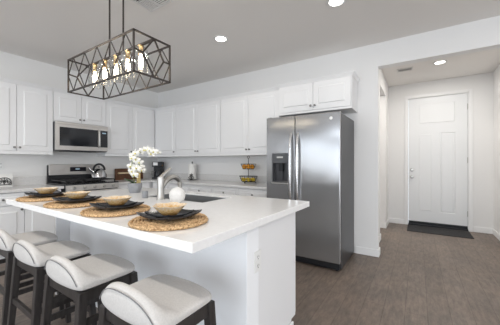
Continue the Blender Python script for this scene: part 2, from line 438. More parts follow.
# ---------------------------------------------------------------- cabinets
KN = [(0,0),(.009,0),(.009,.003),(.0055,.007),(.0055,.014),(.013,.018),(.0145,.023),(.011,.028),(0,.030)]
def add_knob(parent, x, y, z):
    bm = N(); knob_lathe(bm, (x, y, z), KN, 14); return obj('knob', bm, 'knob', parent, smooth=True)
G = .0025
def add_door(root, x0, x1, z0, z1, yf, knob=None, rail=.058):
    bm = N(); panel_slab(bm, x0+G, z0+G, x1-G, z1-G, yf-.02, .019, [(x0+rail, z0+rail, x1-rail, z1-rail)], depth=.012)
    d = obj('cabinet_door', bm, 'cab', root)
    if knob: add_knob(d, knob[0], yf-.02, knob[1])
    return d
def add_drawer(root, x0, x1, z0, z1, yf):
    bm = N(); panel_slab(bm, x0+G, z0+G, x1-G, z1-G, yf-.02, .019, [(x0+.035, z0+.030, x1-.035, z1-.030)], depth=.010)
    d = obj('drawer_front', bm, 'cab', root); add_knob(d, (x0+x1)/2, yf-.02, (z0+z1)/2); return d
def rings(bm, x0, x1, y0, lay, left, right):
    """stacked rectangular outlines (z, out) growing outwards at front and open ends; back at y=0"""
    prev = None
    for z, o in lay:
        a = x0 - (o if left else 0); b = x1 + (o if right else 0)
        r = [bm.verts.new(p) for p in ((a, 0, z), (b, 0, z), (b, y0-o, z), (a, y0-o, z))]
        if prev:
            for i in range(4): bm.faces.new((prev[i], prev[(i+1)%4], r[(i+1)%4], r[i]))
        else: bm.faces.new(r[::-1])
        prev = r
    bm.faces.new(prev)

def upper(label, loc, rotz, w, z0, z1, depth, doors, rail=.045, crown=(False, False), body_w=None):
    """loc is the left end at the wall; doors: list of (x0, x1, knob side or None)"""
    root = thing('wall_cabinet', label, 'cabinet', loc, rotz)
    zb = z0 + rail; zt = z1 - .045
    bm = N(); box(bm, 0, -depth+.02, zb, w if body_w is None else body_w, 0, zt); obj('body', bm, 'cab', root, bevel=.001)
    bm = N(); box(bm, 0, -depth+.004 if body_w is None else -depth+.02, z0, w if body_w is None else body_w, -.0, zb); obj('light_rail', bm, 'cab', root, bevel=.003)
    for a, b, k in doors:
        kx = None if k is None else ((b-.028) if k == 'r' else (a+.028), zb+.045 if zt-zb > .6 else zb+.055)
        add_door(root, a, b, zb, zt-.004, -depth+.02, kx, rail=.058)
    bm = N(); rings(bm, 0, w, -depth+.018, [(zt, 0), (zt, .006), (zt+.010, .010), (zt+.028, .022), (zt+.038, .030), (zt+.045, .030)], *crown)
    obj('crown_moulding', bm, 'cab', root)
    return root
R90 = PI/2
UZ0, UZ1, UD = 1.322, 2.30, .335
upper('tall white two-door wall cabinet left of the microwave', (.002, -2.89, 0), R90, .818, UZ0, UZ1, UD, [(0, .41, 'r'), (.41, .818, 'l')])
upper('short white two-door wall cabinet directly above the microwave', (.002, -2.07, 0), R90, .758, 1.812, UZ1, UD, [(0, .38, 'r'), (.38, .758, 'l')], rail=.012)
upper('white two-door wall cabinet between the microwave and the room corner', (.002, -1.31, 0), R90, .972, UZ0, UZ1, UD, [(0, .483, 'r'), (.483, .96, None)], body_w=1.305)
upper('narrow single-door white wall cabinet above the coffee maker', (.319, -.002, 0), 0, .629, UZ0, UZ1, UD, [(.05, .629, 'r')])
upper('white two-door wall cabinet above the paper towel roll', (.95, -.002, 0), 0, 1.098, UZ0, UZ1, UD, [(0, .565, 'r'), (.565, 1.098, 'l')])
upper('white two-door wall cabinet above the tiered fruit basket', (2.05, -.002, 0), 0, 1.085, UZ0, UZ1, UD, [(0, .55, 'r'), (.55, 1.085, 'l')])
upper('short wide white two-door wall cabinet above the refrigerator', (3.138, -.002, 0), 0, .99, 1.872, 2.315, .37, [(.01, .505, 'r'), (.505, .98, 'l')], rail=.03, crown=(True, True))

CZ = .88
def base(label, loc, rotz, w, cols, depth=.60, body_x=(0, None), toe=True):
    root = thing('base_cabinet', label, 'cabinet', loc, rotz)
    x1 = w if body_x[1] is None else body_x[1]
    bm = N(); box(bm, body_x[0], -depth+.02, .10, x1, 0, CZ-.037); obj('body', bm, 'cab', root, bevel=.001)
    bm = N(); box(bm, body_x[0], -depth+.09, 0, x1, -.02, .10); obj('toe_kick', bm, 'cab', root)
    for a, b, k in cols:
        add_drawer(root, a, b, .685, CZ-.045, -depth+.02)
        add_door(root, a, b, .11, .675, -depth+.02, ((b-.03) if k == 'r' else (a+.03), .625))
    return root
base('white two-door base cabinet standing left of the gas range', (.002, -2.89, 0), R90, .812, [(0, .41, 'r'), (.41, .812, 'l')], depth=.62)
base('white corner base cabinet right of the gas range', (.002, -1.283, 0), R90, .65, [(0, .62, 'r')], depth=.62, body_x=(0, 1.27))
base('white single-door base cabinet below the coffee maker end of the counter', (.645, -.002, 0), 0, .455, [(.01, .455, 'r')], depth=.62)
base('white two-drawer base cabinet below the paper towel roll', (1.102, -.002, 0), 0, 1.008, [(0, .505, 'r'), (.505, 1.008, 'l')], depth=.62)
base('white two-drawer base cabinet below the tiered fruit basket', (2.112, -.002, 0), 0, 1.03, [(0, .49, 'r'), (.49, 1.02, 'l')], depth=.62)

def poly_prism(bm, pts, z0, z1):
    a = [bm.verts.new((x, y, z0)) for x, y in pts]; b = [bm.verts.new((x, y, z1)) for x, y in pts]
    bm.faces.new(a[::-1]); bm.faces.new(b)
    for i in range(len(pts)): bm.faces.new((a[i], a[(i+1) % len(pts)], b[(i+1) % len(pts)], b[i]))
bm = N(); poly_prism(bm, [(.002, -2.90), (.645, -2.90), (.645, -2.050), (.002, -2.050)], CZ-.036, CZ)
ct = tag(obj('countertop', bm, 'quartz_wall', bevel=.003), 'pale quartz countertop left of the gas range', 'countertop')
bm = N(); box(bm, .002, -2.90, CZ, .022, -2.050, CZ+.12); obj('backsplash', bm, 'quartz_wall', ct, bevel=.002)
bm = N(); poly_prism(bm, [(.002, -1.284), (.645, -1.284), (.645, -.645), (3.142, -.645), (3.142, -.002), (.002, -.002)], CZ-.036, CZ)
ct = tag(obj('countertop', bm, 'quartz_wall', bevel=.003), 'L-shaped pale quartz countertop running through the corner to the refrigerator', 'countertop')
bm = N(); box(bm, .002, -1.284, CZ, .022, -.022, CZ+.11); box(bm, .002, -.022, CZ, 3.142, -.002, CZ+.11); obj('backsplash', bm, 'quartz_wall', ct)

# ---------------------------------------------------------------- refrigerator
fr = thing('refrigerator', 'stainless steel side-by-side refrigerator with ice and water dispenser', 'refrigerator', (3.165, -.03, 0))
FW, FZ, FY = .925, 1.775, -.70     # local: x 0..FW, front of body FY, doors to -.73-
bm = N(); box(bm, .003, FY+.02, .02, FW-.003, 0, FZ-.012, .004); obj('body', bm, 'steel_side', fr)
bm = N(); box(bm, .02, FY-.0, .015, FW-.02, FY+.03, .085); obj('kick_grille', bm, 'black', fr)
for x in (.05, FW-.05):
    bm = N(); tube(bm, [(x, FY+.02, 0), (x, FY+.02, .03)], .018, 12); obj('foot', bm, 'black', fr)
for x0, x1 in ((.01, .07), (FW-.07, FW-.01)):
    bm = N(); box(bm, x0, FY-.025, FZ-.012, x1, FY+.08, FZ+.008, .004); obj('hinge_cover', bm, 'steel_side', fr)
SP = .392
def fdoor(name, x0, x1, hole=None):
    bm = N(); yf = -.735; yb = FY+.012
    if hole:
        hx0, hz0, hx1, hz1 = hole
        box(bm, x0, yf, .09, hx0, yb, FZ); box(bm, hx1, yf, .09, x1, yb, FZ)
        box(bm, hx0, yf, .09, hx1, yb, hz0); box(bm, hx0, yf, hz1, hx1, yb, FZ)
        bmesh.ops.remove_doubles(bm, verts=bm.verts, dist=1e-5)
        d = [f for f in bm.faces if abs(f.normal.x) > .9 and f.calc_center_median().x in (hx0, hx1) and (f.calc_center_median().z < hz0 or f.calc_center_median().z > hz1)]
    else: box(bm, x0, yf, .09, x1, yb, FZ, .008, 3)
    return obj(name, bm, 'steel', fr)
HO = (.082, .955, .305, 1.325)
d1 = fdoor('freezer_door', .004, SP-.003, HO)
d2 = fdoor('fridge_door', SP+.003, FW-.004)
# dispenser
bm = N(); hx0, hz0, hx1, hz1 = HO
box(bm, hx0, -.735, hz0, hx1, -.66, hz0+.02); box(bm, hx0, -.664, hz0+.02, hx1, -.66, hz1)
box(bm, hx0, -.737, hz0, hx0+.012, -.664, hz1); box(bm, hx1-.012, -.737, hz0, hx1, -.664, hz1); 
dsp = obj('dispenser', bm, 'dispenser_grey', d1)
bm = N(); box(bm, hx0+.012, -.741, 1.20, hx1-.012, -.70, hz1, .003); obj('control_panel', bm, 'dispenser_grey', dsp)
bm = N(); box(bm, hx0+.07, -.742, 1.265, hx1-.07, -.7405, 1.285); obj('panel_legend', bm, 'nickel', dsp)
bm = N(); box(bm, .165, -.72, 1.10, .222, -.67, 1.20, .004); obj('spout', bm, 'black', dsp)
bm = N(); box(bm, .172, -.70, 1.0, .216, -.692, 1.12, .002); obj('paddle', bm, 'steel_side', dsp)
bm = N(); box(bm, hx0-.006, -.745, hz0-.012, hx1+.006, -.70, hz0+.006, .004); obj('drip_tray', bm, 'nickel', dsp)
for x, d in ((SP-.045, d1), (SP+.045, d2)):
    bm = N(); pts = []
    for i in range(13):
        t = i/12; z = .72 + t*.84; yy = -.745 - .045*math.sin(PI*t)**.45
        pts.append((x, yy, z))
    tube(bm, pts, .0155, 12); obj('handle', bm, 'bright_nickel', d, smooth=True)
bm = N(); knob_lathe(bm, (.823, -.7345, 1.705), [(0,0),(.018,0),(.018,.002),(0,.0025)], 20); obj('badge', bm, 'plastic_white', d2, smooth=True)

# ---------------------------------------------------------------- microwave (local x along the wall, -y out)
mw = thing('microwave', 'stainless steel over-the-range microwave below the short cabinet', 'microwave', (.002, -2.069, 0), R90)
Z0, Z1 = 1.385, 1.811
bm = N(); box(bm, .001, -.375, Z0, .756, 0, Z1, .003); obj('body', bm, 'steel_side', mw)
bm = N()
box(bm, .003, -.405, Z0+.012, .052, -.376, Z1-.035); box(bm, .594, -.405, Z0+.012, .612, -.376, Z1-.035)
box(bm, .052, -.405, Z0+.012, .594, -.376, Z0+.075); box(bm, .052, -.405, Z1-.075, .594, -.376, Z1-.035)
dm = obj('door', bm, 'steel_warm', mw)
bm = N(); box(bm, .052, -.402, Z0+.075, .594, -.377, Z1-.075); obj('window', bm, 'blackglass', dm)
bm = N(); box(bm, .612, -.405, Z0+.012, .753, -.376, Z1-.035, .002); cp = obj('control_panel', bm, 'steel_warm', mw)
bm = N(); box(bm, .632, -.4075, Z0+.075, .748, -.4045, Z1-.075, .001); kp = obj('keypad', bm, 'display', cp)
bm = N(); box(bm, .66, -.4085, Z1-.125, .72, -.4073, Z1-.108); obj('clock_display', bm, 'lcd', kp)
bm = N(); tube(bm, [(.605, -.402, Z0+.07), (.605, -.437, Z0+.09), (.605, -.44, Z0+.2), (.605, -.437, Z1-.09), (.605, -.402, Z1-.07)], .010, 10); obj('handle', bm, 'nickel', dm, smooth=True)
bm = N(); box(bm, .003, -.405, Z1-.033, .753, -.376, Z1, .002); obj('top_grille', bm, 'steel_warm', mw)
bm = N(); box(bm, .15, -.33, Z0-.006, .60, -.12, Z0+.002); obj('under_filter', bm, 'black', mw)

# ---------------------------------------------------------------- range
rg = thing('gas_range', 'stainless steel gas range with black cooktop and backguard', 'range', (.03, -2.046, 0), R90)
RW = .758; RZ = .895
bm = N(); box(bm, .002, -.63, .09, RW-.002, -.0, RZ-.01, .003); obj('body', bm, 'black', rg)
bm = N(); box(bm, .03, -.60, 0, RW-.03, -.03, .09); obj('base', bm, 'black', rg)
bm = N(); box(bm, 0, -.655, RZ-.012, RW, 0, RZ+.008, .005); obj('cooktop', bm, 'cook', rg)
bm = N(); box(bm, .004, -.052, RZ+.008, RW-.004, -.004, 1.03); box(bm, 0, -.060, 1.012, .012, -.002, 1.170, .002)
bg_ = obj('backguard_base', bm, 'black', rg)
bm = N(); box(bm, .006, -.066, 1.012, RW-.006, -.004, 1.178, .006); bk = obj('backguard', bm, 'steel_warm', rg)
bm = N(); box(bm, .29, -.070, 1.065, .53, -.065, 1.135, .001); ds = obj('display', bm, 'display', bk)
bm = N(); box(bm, .37, -.0715, 1.095, .43, -.0699, 1.112); obj('clock_digits', bm, 'lcd', ds)
bm = N()
vs = [(-.63, .80), (-.668, .805), (-.655, .885), (-.63, .885)]
a = [bm.verts.new((.004, y, z)) for y, z in vs]; b = [bm.verts.new((RW-.004, y, z)) for y, z in vs]
bm.faces.new(a); bm.faces.new(b[::-1])
for i in range(4): bm.faces.new((a[i], a[(i+1)%4], b[(i+1)%4], b[i]))
cp = obj('control_panel', bm, 'steel_warm', rg)
for i in range(5):
    bm = N(); knob_lathe(bm, (.10+.14*i, -.662, .845), [(0,0),(.024,0),(.024,.006),(.019,.008),(.017,.030),(0,.031)], 18); obj('burner_knob', bm, 'nickel', cp, smooth=True)
bm = N(); box(bm, .006, -.665, .27, RW-.006, -.632, .79, .005); od = obj('oven_door', bm, 'steel_warm', rg)
bm = N(); box(bm, .13, -.668, .38, RW-.13, -.664, .64, .001); obj('oven_window', bm, 'blackglass', od)
bm = N(); tube(bm, [(.06, -.66, .73), (.06, -.71, .74), (RW-.06, -.71, .74), (RW-.06, -.66, .73)], .012, 10); obj('handle', bm, 'nickel', od, smooth=True)
bm = N(); box(bm, .006, -.660, .10, RW-.006, -.632, .26, .005); obj('storage_drawer', bm, 'steel_warm', rg)
for k, (cx, cy) in enumerate([(.17, -.19), (.17, -.48), (RW/2, -.33), (RW-.17, -.19), (RW-.17, -.48)]):
    bm = N(); lathe(bm, [(0, 0), (.045, 0), (.045, .012), (.03, .018), (0, .018)], (cx, cy, RZ+.008), 18); obj('burner', bm, 'grate', rg, smooth=True)
for k in range(3):
    bm = N(); x0 = .03 + k*.236; x1 = x0+.226; zt = RZ+.045
    for y in (-.09, -.59): bar(bm, (x0, y, zt), (x1, y, zt), .014)
    for x in (x0, x1): bar(bm, (x, -.083, zt), (x, -.597, zt), .014)
    for y in (-.19, -.34, -.48): bar(bm, (x0, y, zt), (x1, y, zt), .010)
    bar(bm, ((x0+x1)/2, -.09, zt), ((x0+x1)/2, -.59, zt), .010)
    for x in (x0, x1):
        for y in (-.09, -.59): bar(bm, (x, y, RZ+.007), (x, y, zt), .014)
    obj('grate', bm, 'grate', rg)
# kettle on the right rear burner
kt = thing('kettle', 'polished steel kettle with black arched handle standing on the range', 'kettle', (.26, -1.385, RZ+.053), -.35); kt.scale = (1.15, 1.15, 1.2)
bm = N(); lathe(bm, [(0,0),(.096,0),(.104,.012),(.098,.05),(.078,.095),(.052,.125),(.035,.132),(0,.132)]); obj('body', bm, 'chrome', kt, smooth=True)
bm = N(); lathe(bm, [(.036,.130),(.034,.137),(.012,.141),(.010,.150),(.014,.156),(.010,.163),(0,.164)]); obj('lid', bm, 'chrome', kt, smooth=True)
bm = N(); tube(bm, [(0, -.07, .085), (0, -.105, .115), (0, -.125, .145)], [.020, .015, .012], 12); obj('spout', bm, 'chrome', kt, smooth=True)
bm = N(); tube(bm, [(0, .072*math.cos(t)*1.0, .11+.085*math.sin(t)) for t in [PI*i/14 for i in range(15)]], .0140, 10); obj('handle', bm, 'black', kt, smooth=True)

# ---------------------------------------------------------------- island
IX0, IX1, IY0, IY1, IZ = 2.0, 4.105, -2.99, -1.765, .914
BX0, BX1 = 2.03, 4.05
isl = thing('kitchen_island', 'white kitchen island with smooth panel front under the wide countertop', 'kitchen island', (0, 0, 0))
bm = N(); box(bm, BX0, -2.545, 0, BX1, -2.425, IZ-.041); obj('knee_wall', bm, 'drywall', isl, bevel=.003)
bm = N()
box(bm, BX0, -2.424, .10, BX1-.003, -1.905, .66); box(bm, BX0, -2.424, .66, 2.70, -1.905, IZ-.041); box(bm, 3.50, -2.424, .66, BX1-.003, -1.905, IZ-.041)
obj('cabinet_body', bm, 'island', isl)
bm = N(); box(bm, BX0+.02, -2.424, 0, BX1-.006, -1.965, .10); obj('toe_kick', bm, 'island', isl)
bm = N(); box(bm, BX0-.022, -2.655, 0, BX0-.001, -1.905, IZ-.041); obj('end_panel', bm, 'island', isl, bevel=.002)
bm = N(); box(bm, BX1, -2.555, 0, BX1+.012, -1.965, .085); box(bm, BX0+.001, -2.557, 0, BX1+.012, -2.545, .085); obj('baseboard', bm, 'trim', isl, bevel=.003)
for i in range(4):
    x0 = BX0 + i*.505; bm = N()
    box(bm, x0+G, -1.905, .11, x0+.50-G, -1.886, .86, .003); d = obj('cabinet_door', bm, 'cab', isl)
    bm = N(); k0 = len(bm.verts); lathe(bm, KN, (0,0,0), 12); xform(bm, 0, Matrix.Translation((x0+(.45 if i % 2 == 0 else .04), -1.886, .80)) @ Matrix.Rotation(-PI/2, 4, 'X')); obj('knob', bm, 'knob', d, smooth=True)
# countertop with sink cutout
SX0, SX1, SY0, SY1 = 2.75, 3.465, -2.26, -1.90
bm = N(); zt, zb = IZ, IZ-.04
xs = [IX0, SX0, SX1, IX1]; ys = [IY0, SY0, SY1, IY1]
V = {(i, j, k): bm.verts.new((xs[i], ys[j], (zb, zt)[k])) for i in range(4) for j in range(4) for k in range(2)}
for i in range(3):
    for j in range(3):
        if (i, j) != (1, 1):
            for k in range(2): bm.faces.new((V[i,j,k], V[i+1,j,k], V[i+1,j+1,k], V[i,j+1,k]))
for i in range(3):
    for j in (0, 3): bm.faces.new((V[i,j,0], V[i+1,j,0], V[i+1,j,1], V[i,j,1]))
    for j in (0, 3): bm.faces.new((V[j,i,0], V[j,i+1,0], V[j,i+1,1], V[j,i,1]))
for a, b in (((1,1),(2,1)), ((2,1),(2,2)), ((2,2),(1,2)), ((1,2),(1,1))):
    bm.faces.new((V[(*a,0)], V[(*b,0)], V[(*b,1)], V[(*a,1)]))
tag(obj('island_countertop', bm, 'quartz', bevel=.003), 'large white quartz island countertop with place settings and a sink', 'countertop')
# sink
sk = thing('sink', 'dark undermount sink set into the island countertop', 'sink', ((SX0+SX1)/2, (SY0+SY1)/2, .70))
sw, sd = (SX1-SX0)/2-.002, (SY1-SY0)/2-.002; zt = IZ-.012-.70
bm = N(); t = .012
box(bm, -sw, -sd, 0, sw, sd, t); box(bm, -sw, -sd, t, -sw+t, sd, zt); box(bm, sw-t, -sd, t, sw, sd, zt)
box(bm, -sw+t, -sd, t, sw-t, -sd+t, zt); box(bm, -sw+t, sd-t, t, sw-t, sd, zt)
obj('basin', bm, 'sinkdark', sk)
bm = N(); lathe(bm, [(0, .013), (.045, .013), (.045, .018), (.03, .016), (0, .016)], (0, 0, 0), 24); obj('drain', bm, 'nickel', sk, smooth=True)
# faucet
fc = thing('faucet', 'brushed nickel pull-out faucet standing behind the island sink', 'faucet', (3.075, -2.325, IZ))
bm = N(); lathe(bm, [(0,0),(.036,0),(.036,.008),(.031,.014),(.028,.02),(.026,.10),(.027,.165),(.023,.182),(0,.188)], n=24); obj('body', bm, 'nickel', fc, smooth=True)
bm = N(); tube(bm, [(0, .010, .10), (0, .045, .142), (0, .085, .168), (0, .13, .176), (0, .165, .166), (0, .19, .145), (0, .198, .125)], [.021]*7, 14); sp_ = obj('spout', bm, 'nickel', fc, smooth=True)
bm = N(); tube(bm, [(0, .198, .127), (0, .201, .080)], [.0225, .019], 14); obj('spray_head', bm, 'nickel', sp_, smooth=True)
bm = N(); tube(bm, [(0, 0, .172), (.010, .028, .206), (.026, .080, .250)], [.021, .014, .011], 12); obj('lever', bm, 'nickel', fc, smooth=True)
# vase, cup
bm = N()
prof = [(0,0),(.022,0),(.043,.012),(.055,.033),(.0585,.057),(.055,.080),(.042,.101),(.022,.110),(.015,.112),(.015,.116),(.012,.116),(.012,.105),(0,.10)]
lathe(bm, prof, n=40)
tag(obj('bud_vase', bm, 'vase', smooth=True, subsurf=1), 'round white textured bud vase on the island beside the faucet', 'vase', (3.325, -2.375, IZ))
bm = N(); lathe(bm, [(0,0),(.024,0),(.025,.004),(.025,.056),(.0235,.058),(.021,.056),(.021,.03),(0,.03)], n=28)
tag(obj('soap_cup', bm, 'pot', smooth=True), 'small plain grey cup on the island left of the faucet', 'cup', (2.885, -2.335, IZ))
# outlets
def outlet(label, loc, rotz, rows=1):
    o = thing('wall_outlet', label, 'outlet', loc, rotz)
    bm = N(); box(bm, -.036, -.006, -.058, .036, 0, .058, .002); pl = obj('cover_plate', bm, 'plastic_white', o)
    for z in (-.024, .024):
        bm = N(); box(bm, -.017, -.0085, z-.015, .017, -.0055, z+.015, .001); s = obj('socket', bm, 'plastic_white', o)
        bm = N(); box(bm, -.008, -.0092, z-.002, -.0055, -.0084, z+.009); box(bm, .0055, -.0092, z-.002, .008, -.0084, z+.009); box(bm, -.0025, -.0092, z-.011, .0025, -.0084, z-.006)
        obj('slots', bm, 'slot', s)
    return o
outlet('white outlet on the end panel of the island', (BX1-.003, -2.44, .66), R90)
outlet('white outlet on the kitchen wall right of the tiered fruit basket', (2.80, -.0005, 1.13), 0)
outlet('white outlet on the wall above the white scrollwork tile', (.0005, -2.56, 1.17), R90)

# ---------------------------------------------------------------- bar stools
def make_stool(label, loc):
    root = thing('bar_stool', label, 'bar stool', loc, 0, 'upholstered bar stools along the island')
    WX = .198
    def lipz(u): return .092*max(0, 1-abs(u)**2.3)**.8
    def section(u):
        """closed outline in (y,z) at half-width fraction u"""
        c = 1-u*u
        yf = .150 + .034*c**.8 if c > 0 else .150
        yb = -.128 - .022*c
        L = lipz(u)
        z0 = .599; zt = .640 + .004*c
        P = [(yf-.01, z0), (yf, z0+.012), (yf+.001, z0+.030), (yf-.014, zt-.006), (yf-.05, zt), (.05, zt-.001), (-.04, zt-.002), (yb+.095, zt+.002),
             (yb+.062, zt+.012+.10*L), (yb+.042, zt+.006+.55*L), (yb+.030, zt+.003+.88*L), (yb+.012, zt+L), (yb-.008, zt-.004+.90*L), (yb-.016, zt-.010+.60*L),
             (yb-.014, zt-.02+.25*L), (yb-.010, zt-.03), (yb-.002, z0+.002), (yb+.022, z0-.002), (-.04, z0-.002), (.08, z0-.002)]
        return P
    bm = N(); rings_ = []; n = 29
    us = [math.sin(PI/2*(-1+2*i/(n-1))) for i in range(n)]
    for u in us:
        P = section(u)
        cy = sum(p[0] for p in P)/len(P); cz = .606 + .25*lipz(u)
        s = max(0, 1-abs(u)**9)**.5
        sy = .86+.14*s; sz = .35+.65*s
        rings_.append([bm.verts.new((WX*u, cy+(y-cy)*sy, .616+(z-.616)*sz)) for y, z in P])
    for A, B in zip(rings_, rings_[1:]):
        k = len(A)
        for j in range(k): bm.faces.new((A[j], A[(j+1)%k], B[(j+1)%k], B[j]))
    bm.faces.new(rings_[0]); bm.faces.new(rings_[-1][::-1])
    cu = obj('seat_cushion', bm, 'fabric', root, smooth=True, autosmooth=False, subsurf=1)
    bm = N(); pts = []
    for i in range(31):
        u = -.93 + 1.86*i/30; c = 1-u*u; L = lipz(u)
        pts.append((WX*u, -.128-.022*c-.0155, .640+.004*c-.008+.88*L - .030*abs(u)**5))
    tube(bm, pts, .0022, 6); obj('piping', bm, 'piping', cu)
    tx, ty, bx, by, zt = .178, .128, .200, .172, .598
    def P(sx, sy, z):
        t = 1 - z/zt; return Vector((sx*(tx+(bx-tx)*t), sy*(ty+(by-ty)*t)+.008, z))
    for sx in (-1, 1):
        for sy in (-1, 1):
            bm = N(); a = P(sx, sy, 0); b = P(sx, sy, zt)
            w0, w1 = .015, .020
            va = [bm.verts.new(a+Vector((i*w0, j*w0, 0))) for i, j in ((-1,-1),(1,-1),(1,1),(-1,1))]
            vb = [bm.verts.new(b+Vector((i*w1, j*w1, 0))) for i, j in ((-1,-1),(1,-1),(1,1),(-1,1))]
            bm.faces.new(va[::-1]); bm.faces.new(vb)
            for i in range(4): bm.faces.new((va[i], va[(i+1)%4], vb[(i+1)%4], vb[i]))
            obj('leg', bm, 'leg', root, bevel=.003)
    def rail(name, z, h, a, b, w=.020):
        bm = N(); bar(bm, P(*a, z), P(*b, z), w, h); obj(name, bm, 'leg', root, bevel=.002)
    for sy in (-1, 1): rail('apron', .570, .055, (-1, sy), (1, sy))
    for sx in (-1, 1): rail('apron', .570, .055, (sx, -1), (sx, 1))
    rail('stretcher', .315, .034, (-1, -1), (1, -1)); rail('footrest', .215, .034, (-1, 1), (1, 1))
    for sx in (-1, 1):
        rail('stretcher', .445, .032, (sx, -1), (sx, 1)); rail('stretcher', .350, .032, (sx, -1), (sx, 1))
    return root
SY = -2.950
st = make_stool('upholstered grey bar stool nearest the corner of the island', (3.848, SY, 0))
dup(st, (3.285, SY-.005, 0), 0, 'grey upholstered bar stool in front of the second place setting from the right')
dup(st, (2.775, SY-.005, 0), 0, 'grey upholstered bar stool in front of the third place setting from the right')
dup(st, (2.28, SY-.005, 0), 0, 'upholstered grey bar stool farthest away, at the left end of the island')

# ---------------------------------------------------------------- place settings
def square_plate(half, rise, th, n=14):
    bm = N(); top = {}; bot = {}
    for i in range(n+1):
        for j in range(n+1):
            u, v = -1+2*i/n, -1+2*j/n
            x, y = u*half*(1-.05*(1-abs(v)**2)*abs(u)**3), v*half*(1-.05*(1-abs(u)**2)*abs(v)**3)
            m_ = max(abs(u), abs(v))
            z = rise*(.60*max(0, (m_-.45)/.55)**1.6 + .45*(abs(u)*abs(v))**2)
            x *= 1-.075*(abs(u)*abs(v))**4; y *= 1-.075*(abs(u)*abs(v))**4
            top[i, j] = bm.verts.new((x, y, z+th)); bot[i, j] = bm.verts.new((x*.985, y*.985, z))
    for i in range(n):
        for j in range(n):
            bm.faces.new((top[i,j], top[i+1,j], top[i+1,j+1], top[i,j+1])); bm.faces.new((bot[i,j], bot[i,j+1], bot[i+1,j+1], bot[i+1,j]))
    for i in range(n):
        for (a, b) in (((i,0),(i+1,0)), ((i+1,n),(i,n)), ((n,i),(n,i+1)), ((0,i+1),(0,i))):
            bm.faces.new((top[a], top[b], bot[b], bot[a]))
    return bm
def straw_placemat():
    bm = N(); R = .180; pts = []
    turns = 11; n = turns*40
    tubes = []
    for k in range(turns):
        r = .012 + (R-.012)*k/(turns-1)
        seg = max(20, int(r*330)); 
        pts = [((r+.0025*math.sin(j*9.0*seg/40))*math.cos(2*PI*j/seg), (r+.0025*math.sin(j*9.0*seg/40))*math.sin(2*PI*j/seg), .0102+.0010*math.sin(j*2.3)) for j in range(seg)]
        tube(bm, pts, .0088 if k else .011, 6, closed=True)
    lathe(bm, [(0, .001), (R, .001), (R, .009), (0, .009)], n=48)
    return bm
mesh = {}
mats = [(3.765, -2.808), (3.272, -2.795), (2.775, -2.80), (2.255, -2.805)]
mesh = {}
words = ['nearest place setting', 'second place setting from the right', 'third place setting from the right', 'farthest place setting']
def first_or_copy(key, make, name, m, **k):
    if key not in mesh:
        o = obj(name, make(), m, **k); mesh[key] = o; return o
    o = mesh[key].copy(); COL.objects.link(o); return o
def flared_bowl():
    bm = N(); n = 48; rows = [(.030, 0), (.040, .006), (.057, .028), (.078, .052), (.083, .056), (.079, .057), (.054, .031), (.036, .010), (.0, .007)]
    prev = None
    for r, z in rows:
        if r == 0: ring = [bm.verts.new((0, 0, z))]
        else:
            ring = []
            for j in range(n):
                a = 2*PI*j/n; k = 1 + (.055*math.cos(6*a))*(z/.052); ring.append(bm.verts.new((r*k*math.cos(a), r*k*math.sin(a), z + (.002*math.cos(6*a) if z > .045 else 0))))
        if prev:
            for j in range(n):
                if len(ring) == 1: bm.faces.new((prev[j], prev[(j+1)%n], ring[0]))
                else: bm.faces.new((prev[j], prev[(j+1)%n], ring[(j+1)%n], ring[j]))
        else: bm.faces.new(ring[::-1])
        prev = ring
    return bm
for i, (x, y) in enumerate(mats):
    w = words[i]; rz = (.03, -.05, .06, -.02)[i]
    z = IZ+.0005
    tag(first_or_copy('mat', straw_placemat, 'placemat', 'straw', smooth=True), 'round woven straw placemat under the ' + w, 'placemat', (x, y, z), 'woven placemats on the island', rz*8)
    z += .0190
    tag(first_or_copy('plate', lambda: square_plate(.120, .028, .008), 'dinner_plate', 'plate', smooth=True), 'large charcoal square dinner plate of the ' + w, 'plate', (x, y, z), 'charcoal square dinner plates', rz)
    z += .0086
    tag(first_or_copy('salad', lambda: square_plate(.090, .022, .007), 'salad_plate', 'plate', smooth=True), 'smaller charcoal square plate in the ' + w, 'plate', (x, y, z), 'charcoal square salad plates', rz)
    z += .0076
    tag(first_or_copy('bowl', flared_bowl, 'glass_bowl', 'bowl', smooth=True), 'flared amber glass bowl topping the ' + w, 'bowl', (x, y, z), 'amber glass bowls', rz*5).scale = (1, 1, .88)

# ---------------------------------------------------------------- orchid
RGT = Vector((.8387, .5446, 0)); FWD = Vector((-.5446, .8387, 0))
oc = thing('potted_orchid', 'white orchid with two arching sprays in a round grey pot', 'plant', (2.46, -2.15, IZ))
bm = N(); lathe(bm, [(0,0),(.046,0),(.058,.02),(.066,.055),(.066,.088),(.062,.095),(.057,.088),(.055,.07),(0,.07)], n=32); obj('pot', bm, 'pot', oc, smooth=True)
def Q(r, z, f=0): return RGT*r + FWD*f + Vector((0, 0, z))
def curve(pts, n=8):
    out = []
    P = [Vector(p) for p in pts]; P = [P[0]*2-P[1]] + P + [P[-1]*2-P[-2]]
    for i in range(1, len(P)-2):
        for j in range(n):
            t = j/n; a, b, c, d = P[i-1], P[i], P[i+1], P[i+2]
            out.append(.5*((2*b)+(c-a)*t+(2*a-5*b+4*c-d)*t*t+(3*b-a-3*c+d)*t**3))
    out.append(P[-2]); return out
s1 = curve([Q(.0, .07), Q(-.02, .18), Q(-.03, .28), Q(.01, .38), Q(.09, .425), Q(.17, .42), Q(.25, .385)])
s2 = curve([Q(.015, .07, .01), Q(.03, .16, .02), Q(.045, .24, .02), Q(.02, .31, .0), Q(-.05, .34, -.01)])
for s in (s1, s2):
    bm = N(); tube(bm, s, .0028, 7); obj('stem', bm, 'stem', oc, smooth=True)
bm = N(); bar(bm, Q(.02, .06, .01), Q(.026, .20, .012), .022, .010); bar(bm, Q(.045, .06, .012), Q(.040, .19, .012), .014, .008); obj('stake', bm, 'stake', oc)
